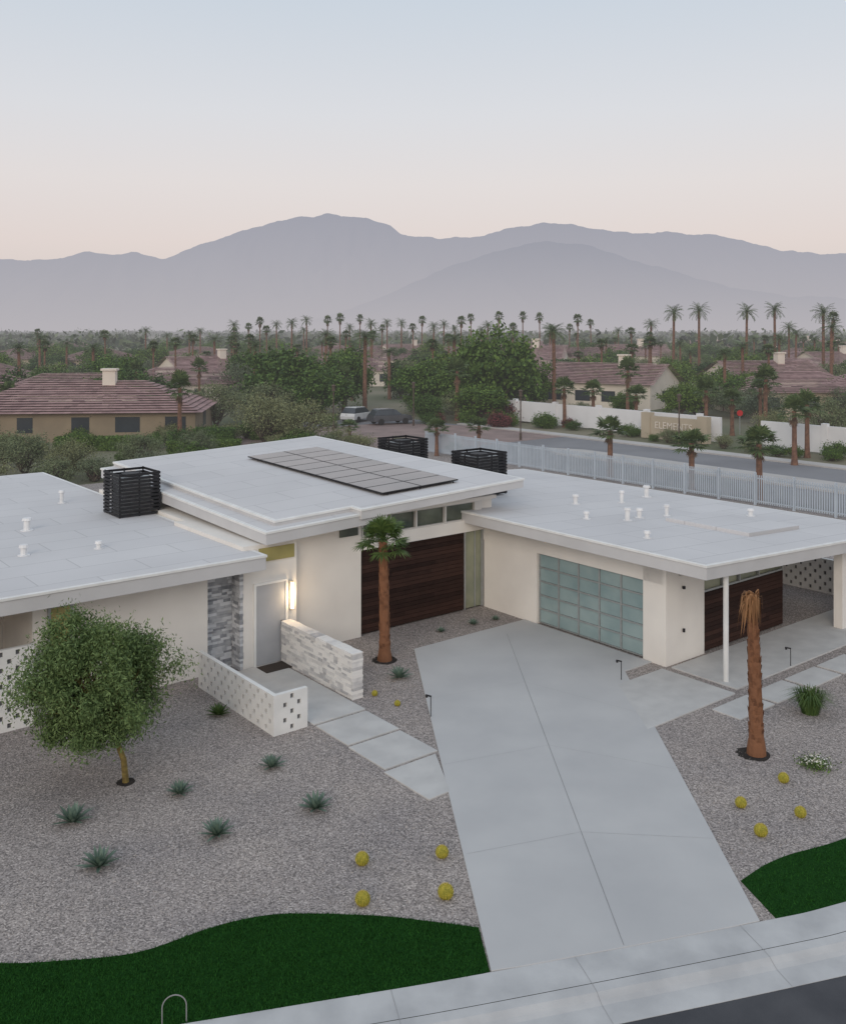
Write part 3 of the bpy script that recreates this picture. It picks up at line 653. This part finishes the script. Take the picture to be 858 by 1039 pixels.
def cactus_mesh(seed):
    r=np.random.default_rng(seed);b=MB();n=48;m=12;V=[];F=[];R=.15
    for j in range(m+1):
        th=math.pi*(.02+.86*j/m)
        for i in range(n):
            k=1+.09*math.cos(i*2*math.pi/n*16);V.append((R*k*math.sin(th)*math.cos(i*2*math.pi/n),R*k*math.sin(th)*math.sin(i*2*math.pi/n),.13+.155*math.cos(th)))
    for j in range(m):
        for i in range(n):F.append((j*n+i,(j+1)*n+i,(j+1)*n+(i+1)%n,j*n+(i+1)%n))
    F.append(tuple(range(n)));b.add(V,F,0)
    for rib in range(16):
        for j in range(9):
            th=math.pi*(.06+.75*j/9);an=rib*2*math.pi/16
            p=np.array([R*1.09*math.sin(th)*math.cos(an),R*1.09*math.sin(th)*math.sin(an),.13+.157*math.cos(th)]);nn=(p-np.array([0,0,.13]));nn/=np.linalg.norm(nn)
            for q in range(4):
                t=nn+r.normal(0,.6,3);t/=np.linalg.norm(t);s=np.cross(t,nn);s/=np.linalg.norm(s)+1e-9
                b.add([p-s*.003,p+s*.003,p+t*.025],[(0,1,2)],1)
    return b.mesh('barrel_cactus',[M['cactus'],M['spine']])
CM=cactus_mesh(3)
for x,y,s in [(-1.14,17.86,.78),(-1.05,16.6,.8),(.36,18.1,.75),(.4,16.8,.85),(6.66,20,.72),(7.97,21.1,.72),(7.75,19.6,.72),(6.68,18.87,.8),(-1.32,26.1,.5),(-.68,25.4,.5)]:place(CM,'barrel_cactus',(x,y,0),x,s)
b=MB();r=np.random.default_rng(4)
for i in range(620):
    an=r.uniform(0,6.28);L=r.uniform(.35,.7);d=np.array([math.cos(an),math.sin(an),0]);s=np.array([-d[1],d[0],0])*.007;o=d*r.uniform(0,.18);k=r.uniform(.2,.95)
    p1=o+d*L*.35*k+(0,0,L*.75);p2=o+d*L*.95*k+(0,0,L*(1-.55*k))
    b.add([o-s,o+s,p1+s,p1-s,p2],[(0,1,2,3),(3,2,4)],0)
place(b.mesh('fountain_grass',[M['aloe']]),'fountain_grass',(10.1,24.9,0),0,1.2)
b=MB();c=r.normal(0,1,(900,3))*(.17,.17,.05)+(0,0,.08);b.diamonds(c,.06,.03,r,0);c=r.normal(0,1,(150,3))*(.16,.16,.03)+(0,0,.16);b.diamonds(c,.05,.04,r,1)
place(b.mesh('flowering_groundcover',[M['leafG'],M['flower']]),'flowering_groundcover',(8.96,21.85,0))
b=MB();b.cyl(0,0,0,.5,.012,n=8);b.cyl(0,0,.5,.56,.012,n=8);b.box(-.012,.16,-.02,.02,.54,.57);b.cyl(.13,0,.50,.54,.035,.03,n=10)
pl=b.mesh('path_light',[M['black']])
for x,y in [(.2,24.6),(5.65,27.2),(10.9,28.3)]:place(pl,'path_light',(x,y,0),2.5)
b=MB();b.tube([(.17*math.cos(t),0,.25+.17*math.sin(t)) for t in np.linspace(0,math.pi,14)],[.009]*14,6,0);b.tube([(.17,0,0),(.17,0,.25)],[.009]*2,6);b.tube([(-.17,0,0),(-.17,0,.25)],[.009]*2,6)
place(b.mesh('metal_hoop',[M['joint']]),'metal_hoop',(-3.58,13.74,0),.2)
# ------------------------------------------------------------------ beyond the fence
b=MB()
for x in np.arange(14,61,.14):b.box(48.95,49.0,x,x+.05,.12,1.72)
for x in np.arange(14,61.1,2.4):b.box(48.9,49.05,x-.05,x+.05,0,1.85)
b.box(49.001,49.03,14,61,.2,.27);b.box(49.001,49.03,14,61,1.5,1.57)
b.obj('picket_fence',M['fence'],house=True)
b=MB();b.box(50.5,67,-10,90,-.16,-.13);b.obj('far_road',M['asphalt2'],house=True)
b=MB();b.box(67.05,68.6,-10,78,-.16,-.02);b.box(50,50.45,-10,62,-.16,-.02);b.obj('far_sidewalk',M['walk'],house=True)
b=MB();b.prism([(40,62.5),(67,62.5),(67,76),(62,84),(40,84)],-.122,.03);b.obj('paver_crossing',M['paver'],house=True)
b=MB();b.prism([(57,30),(59,27),(60.5,30),(60.5,54),(59,57),(57,54)],.0,.15);b.obj('road_median',M['walk'],house=True)
b=MB();b.box(74,74.25,10,46,0,2.2);b.box(74,74.25,50,78,0,2.2)
for x in np.arange(10,78,6):
    if not 45.5<x<50.2:b.box(73.9,74.35,x,x+.5,-.1,2.4)
b.obj('perimeter_wall',M['farwhite'],house=True)
b=MB();b.box(72.3,72.8,50.5,57,-.1,2.0);b.box(72.2,72.9,50.2,51.2,-.1,2.3);b.box(72.2,72.9,56.4,57.4,-.1,2.3);e=empty('entrance_sign_wall',ROT);b.obj('sign_wall',M['beige'],e)
tcv=bpy.data.curves.new('lettering','FONT');tcv.body='ELEMENTS';tcv.size=.9;tcv.extrude=.02;tcv.align_x='CENTER'
to=bpy.data.objects.new('lettering',tcv);col.objects.link(to);to.parent=e;to.location=(72.24,53.8,.9);to.rotation_euler=(math.pi/2,0,-math.pi/2);tcv.materials.append(M['cream'])
e=empty('stop_sign',0,(30.2,91,-.1));b=MB();b.cyl(0,0,0,2.0,.04,n=8);b.obj('post',M['alum'],e)
b=MB();b.tube([(0,-.06,2.2),(0,-.03,2.2)],[.3,.3],8,0,True);b.obj('sign_plate',M['signred'],e)
b=MB();b.cyl(0,0,0,.6,.12,n=8);b.cyl(0,0,.6,4.0,.06,n=8);b.cyl(0,0,4.0,4.1,.2,.2,n=8);b.cyl(0,0,4.1,4.5,.13,.18,n=8);b.cyl(0,0,4.5,4.65,.25,.05,n=8)
sl=b.mesh('street_lamp',[M['barkfar']])
for x,y in [(9,88),(-9,96),(22,82),(-1,101)]:place(sl,'street_lamp',(x,y,-.1))
# cars by the gate
def car(name,paint,loc,rz):
    e=empty(name,rz,loc);b=MB()
    def loft(prof,w0,w1,mi,zs0):
        n=len(prof);V=[]
        for sy in(-1,1):
            for (x,z) in prof: V.append((x,sy*(w0 if z<zs0 else w1),z))
        F=[tuple(range(n))[::-1],tuple(range(n,2*n))]+[(i,(i+1)%n,(i+1)%n+n,i+n) for i in range(n)];b.add(V,F,mi)
    loft([(-2.3,.35),(2.3,.35),(2.35,.6),(2.2,.92),(1.1,1.0),(-2.2,1.02),(-2.35,.7)],.92,.88,0,.9)
    loft([(1.15,1.0),(.45,1.55),(-1.7,1.6),(-2.2,1.02)],.86,.70,1,1.2)
    loft([(.40,1.56),(.2,1.64),(-1.5,1.67),(-1.72,1.60)],.71,.69,0,3)
    for x in(-1.45,1.45):
        for y in(-.9,.9): b.tube([(x,y-.1,.34),(x,y+.1,.34)],[.34,.34],14,2,True)
    b.obj('body',[paint,M['window_dark'],M['tyre']],e,bevel=.04)
car('parked_car',M['carpaint'],(-3.6,103,-.1),.5);car('parked_car',M['carpaint2'],(-7.2,106,-.1),1.1)
def hiphouse(name,w,d,wh,rh,wallm,seed=0,gable=False,chim=True):
    e=MB();ov=.7
    e.box(-w/2,w/2,-d/2,d/2,-.2,wh,0)
    r=np.random.default_rng(seed);x=-w/2+1
    while x<w/2-2.5:
        ww=r.uniform(1.2,2.4);e.box(x,x+ww,-d/2-.03,-d/2+.03,.8,2.2,2);e.box(x-.1,x+ww+.1,-d/2-.06,-d/2-.01,2.2,2.32,0);x+=ww+r.uniform(1.4,3.5)
    e.box(-w/2-.03,-w/2+.03,-1,1,.8,2.2,2);e.box(w/2-.03,w/2+.03,-1,1,.8,2.2,2)
    nC=14;run=(d/2+ov)
    hip=0 if gable else run*.9
    for k in range(nC):
        t0=k/nC;t1=min((k+1.15)/nC,1.0)
        z0=wh-.05+rh*t0;z1=wh-.05+rh*t1-.05
        xa0=w/2+ov-hip*t0;xa1=w/2+ov-hip*t1;y0=run*(1-t0);y1=run*(1-t1)
        nn=max(6,int(2*xa0/.55))
        for s in(-1,1):
            for q in range(nn):
                f0=-1+2*q/nn;f1=-1+2*(q+1)/nn
                e.add([(xa0*f0,s*y0,z0+.06),(xa0*f1,s*y0,z0+.06),(xa1*f1,s*y1,z1),(xa1*f0,s*y1,z1)],[(0,1,2,3) if s<0 else (3,2,1,0)],1)
            if not gable:
                mm=max(3,int(2*y0/.55))
                for q in range(mm):
                    f0=-1+2*q/mm;f1=-1+2*(q+1)/mm
                    e.add([(s*xa0,y0*f0,z0+.06),(s*xa0,y0*f1,z0+.06),(s*xa1,y1*f1,z1),(s*xa1,y1*f0,z1)],[(0,1,2,3)],1)
    if gable:
        for s in(-1,1):e.add([(s*w/2,-d/2,wh),(s*w/2,d/2,wh),(s*w/2,0,wh+rh*.97)],[(0,1,2)],0)
    if chim:
        e.box(1.5,2.7,-1.2,-.2,wh,wh+rh+.9,3);e.box(1.35,2.85,-1.35,-.05,wh+rh+.9,wh+rh+1.1,3)
    return e.mesh(name,[wallm,M['tile'],M['window_dark'],M['cream']])
def ph(me,x,y,rz,s=1):place(me,'tile_roof_house',(x,y,-.1),rz,s)
h1=hiphouse('tile_roof_house',22,13,2.6,2.7,M['shadedwall'],1);h2=hiphouse('tile_roof_house',15,10,3.2,2.6,M['cream'],2,gable=True);h3=hiphouse('tile_roof_house',16,11,2.8,2.3,M['cream'],3,chim=False);h4=hiphouse('tile_roof_house',16,11,2.8,2.3,M['beige'],4,chim=False)
ph(h1,-32.5,93,.10);ph(h4,-47,90,-.1);ph(h3,-42,114,.2);ph(h4,-56,118,-.1);ph(h3,-34,134,.4);ph(h2,25.5,129,-.62);ph(h4,16,134,.25)
ph(h2,86,200,.4);ph(h3,70,178,-.2);ph(h3,-13,178,.1);ph(h2,-37,165,.7);ph(h3,-62,235,.2);ph(h3,63,128,-.3);ph(h2,50,140,.3);ph(h3,-70,150,.1);ph(h4,46,118,.1);ph(h3,-22,190,.1)
for i in range(34):
    Dq=rg.uniform(170,420);x=rg.uniform(-.55,.6)*Dq;ph([h4,h3,h3,h4,h2][i%5],x,Dq,rg.uniform(-.8,.8),rg.uniform(1,1.2))
# ------------------------------------------------------------------ mountains
def mountains(name,D,prof,depth,seed,ctop,cbase,hz,rough=.004):
    pu=np.array([p[0] for p in prof],float);pv_=np.array([p[1] for p in prof],float)
    us=np.linspace(pu[0],pu[-1],760);vs=np.interp(us,pu,pv_);k=np.hanning(9);k/=k.sum();vs=np.convolve(np.pad(vs,4,'edge'),k,'valid')
    m=40;V=[];F=[]
    for j in range(m):
        t=j/(m-1)
        for i,u in enumerate(us):
            x=(u-429)/968*D;h=10+(335-vs[i])/968*D
            y=D-depth*(1-t)
            n1=noise.fractal(Vector((x/900+seed,y/1400,seed)),1.0,2.0,7)
            wv=noise.noise(Vector((x/1500,y/1500,seed)))*500
            rv=1-abs(noise.noise(Vector(((x+wv)/520+seed*3,t*1.3,seed))))*1.8
            rv2=1-abs(noise.noise(Vector(((x-wv)/190+seed*5,t*2.5,seed+3))))*1.8
            pt_=t**1.25
            z=h*(pt_-(1-t)*pt_*(.95*(1-rv)+.35*(1-rv2)))+n1*h*.12*math.sin(math.pi*min(1,t*.98+.02))*(1-t*.2)+(noise.fractal(Vector((x/330,seed,0)),1.0,2.0,6)*D*rough*t)
            V.append((x,y,max(z,-30)))
    for j in range(m-1):
        for i in range(len(us)-1):
            a=j*len(us)+i;F.append((a,a+1,a+1+len(us),a+len(us)))
    o=len(V);l=len(us)
    for i,u in enumerate(us):V.append(((u-429)/968*D,D+depth,-30))
    for i in range(l-1):F.append(((m-1)*l+i,(m-1)*l+i+1,o+i+1,o+i))
    b=MB();b.add(V,F)
    mt=bpy.data.materials.new(name);mt.use_nodes=True;nt=mt.node_tree;N=nt.nodes;L=nt.links
    p=N['Principled BSDF'];p.inputs['Base Color'].default_value=(.18,.16,.15,1);p.inputs['Roughness'].default_value=1
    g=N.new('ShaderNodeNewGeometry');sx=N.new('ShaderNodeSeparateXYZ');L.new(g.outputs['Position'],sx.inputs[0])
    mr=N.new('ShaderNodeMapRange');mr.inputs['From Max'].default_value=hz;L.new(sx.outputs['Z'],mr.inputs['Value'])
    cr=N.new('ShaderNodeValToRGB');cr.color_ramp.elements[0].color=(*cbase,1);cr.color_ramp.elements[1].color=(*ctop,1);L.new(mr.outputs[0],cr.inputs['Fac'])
    e=N.new('ShaderNodeEmission');L.new(cr.outputs['Color'],e.inputs['Color'])  # airlight painted as surface glow, graded by height
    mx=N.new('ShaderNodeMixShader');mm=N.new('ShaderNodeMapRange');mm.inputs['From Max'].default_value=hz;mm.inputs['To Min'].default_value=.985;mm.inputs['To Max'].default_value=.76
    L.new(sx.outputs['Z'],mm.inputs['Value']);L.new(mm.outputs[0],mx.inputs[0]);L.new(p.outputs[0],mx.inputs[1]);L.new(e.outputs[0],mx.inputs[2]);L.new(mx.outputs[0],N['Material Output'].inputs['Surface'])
    b.obj(name,mt,smooth=True)
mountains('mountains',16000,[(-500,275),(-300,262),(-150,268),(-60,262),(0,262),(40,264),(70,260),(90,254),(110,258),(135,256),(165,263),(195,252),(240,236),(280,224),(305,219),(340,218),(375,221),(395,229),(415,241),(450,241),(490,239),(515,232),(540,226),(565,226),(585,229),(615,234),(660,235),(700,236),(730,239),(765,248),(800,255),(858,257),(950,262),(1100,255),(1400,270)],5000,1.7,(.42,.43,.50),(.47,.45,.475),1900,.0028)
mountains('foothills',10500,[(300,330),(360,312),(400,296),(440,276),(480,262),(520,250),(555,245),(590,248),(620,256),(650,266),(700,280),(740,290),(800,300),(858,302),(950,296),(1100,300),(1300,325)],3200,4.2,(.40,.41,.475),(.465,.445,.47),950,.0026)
# ------------------------------------------------------------------ world + sun
w=bpy.data.worlds.new('World');scn.world=w;w.use_nodes=True;nt=w.node_tree;N=nt.nodes;L=nt.links
bg=N['Background'];out=N['World Output']
sky=N.new('ShaderNodeTexSky');sky.sky_type='NISHITA';sky.sun_disc=False;sky.sun_elevation=math.radians(6);sky.sun_rotation=math.radians(195)
L.new(sky.outputs['Color'],bg.inputs['Color']);bg.inputs['Strength'].default_value=.012
tc=N.new('ShaderNodeTexCoord');sx=N.new('ShaderNodeSeparateXYZ');L.new(tc.outputs['Generated'],sx.inputs[0])
cr=N.new('ShaderNodeValToRGB');L.new(sx.outputs['Z'],cr.inputs['Fac']);e=cr.color_ramp.elements
e[0].position=0;e[0].color=(.51,.475,.475,1);e[1].position=1;e[1].color=(.53,.595,.685,1)
for p,c in [(.05,(.65,.575,.565)),(.09,(.71,.62,.605)),(.15,(.725,.67,.665)),(.22,(.68,.68,.71)),(.33,(.575,.63,.70)),(.5,(.55,.61,.69))]:
    x=e.new(p);x.color=(*c,1)
b2=N.new('ShaderNodeBackground');L.new(cr.outputs['Color'],b2.inputs['Color']);b2.inputs['Strength'].default_value=1.0
ad=N.new('ShaderNodeAddShader');L.new(bg.outputs[0],ad.inputs[0]);L.new(b2.outputs[0],ad.inputs[1]);L.new(ad.outputs[0],out.inputs['Surface'])
sd=bpy.data.lights.new('sun','SUN');sd.energy=1.0;sd.angle=math.radians(28);sd.color=(1,.88,.76)
so=bpy.data.objects.new('sun',sd);col.objects.link(so);so.rotation_euler=(math.radians(66),0,math.radians(-15))
# ------------------------------------------------------------------ camera
cd=bpy.data.cameras.new('camera');cam=bpy.data.objects.new('camera',cd);col.objects.link(cam);scn.camera=cam
cam.location=(0,0,10);cam.rotation_euler=(math.radians(90),0,0);cd.sensor_fit='HORIZONTAL';cd.sensor_width=36;cd.lens=36*968/858;cd.shift_y=-184.5/858
cd.clip_start=.1;cd.clip_end=60000
scn.view_settings.view_transform='Standard';scn.view_settings.look='None';scn.view_settings.exposure=0
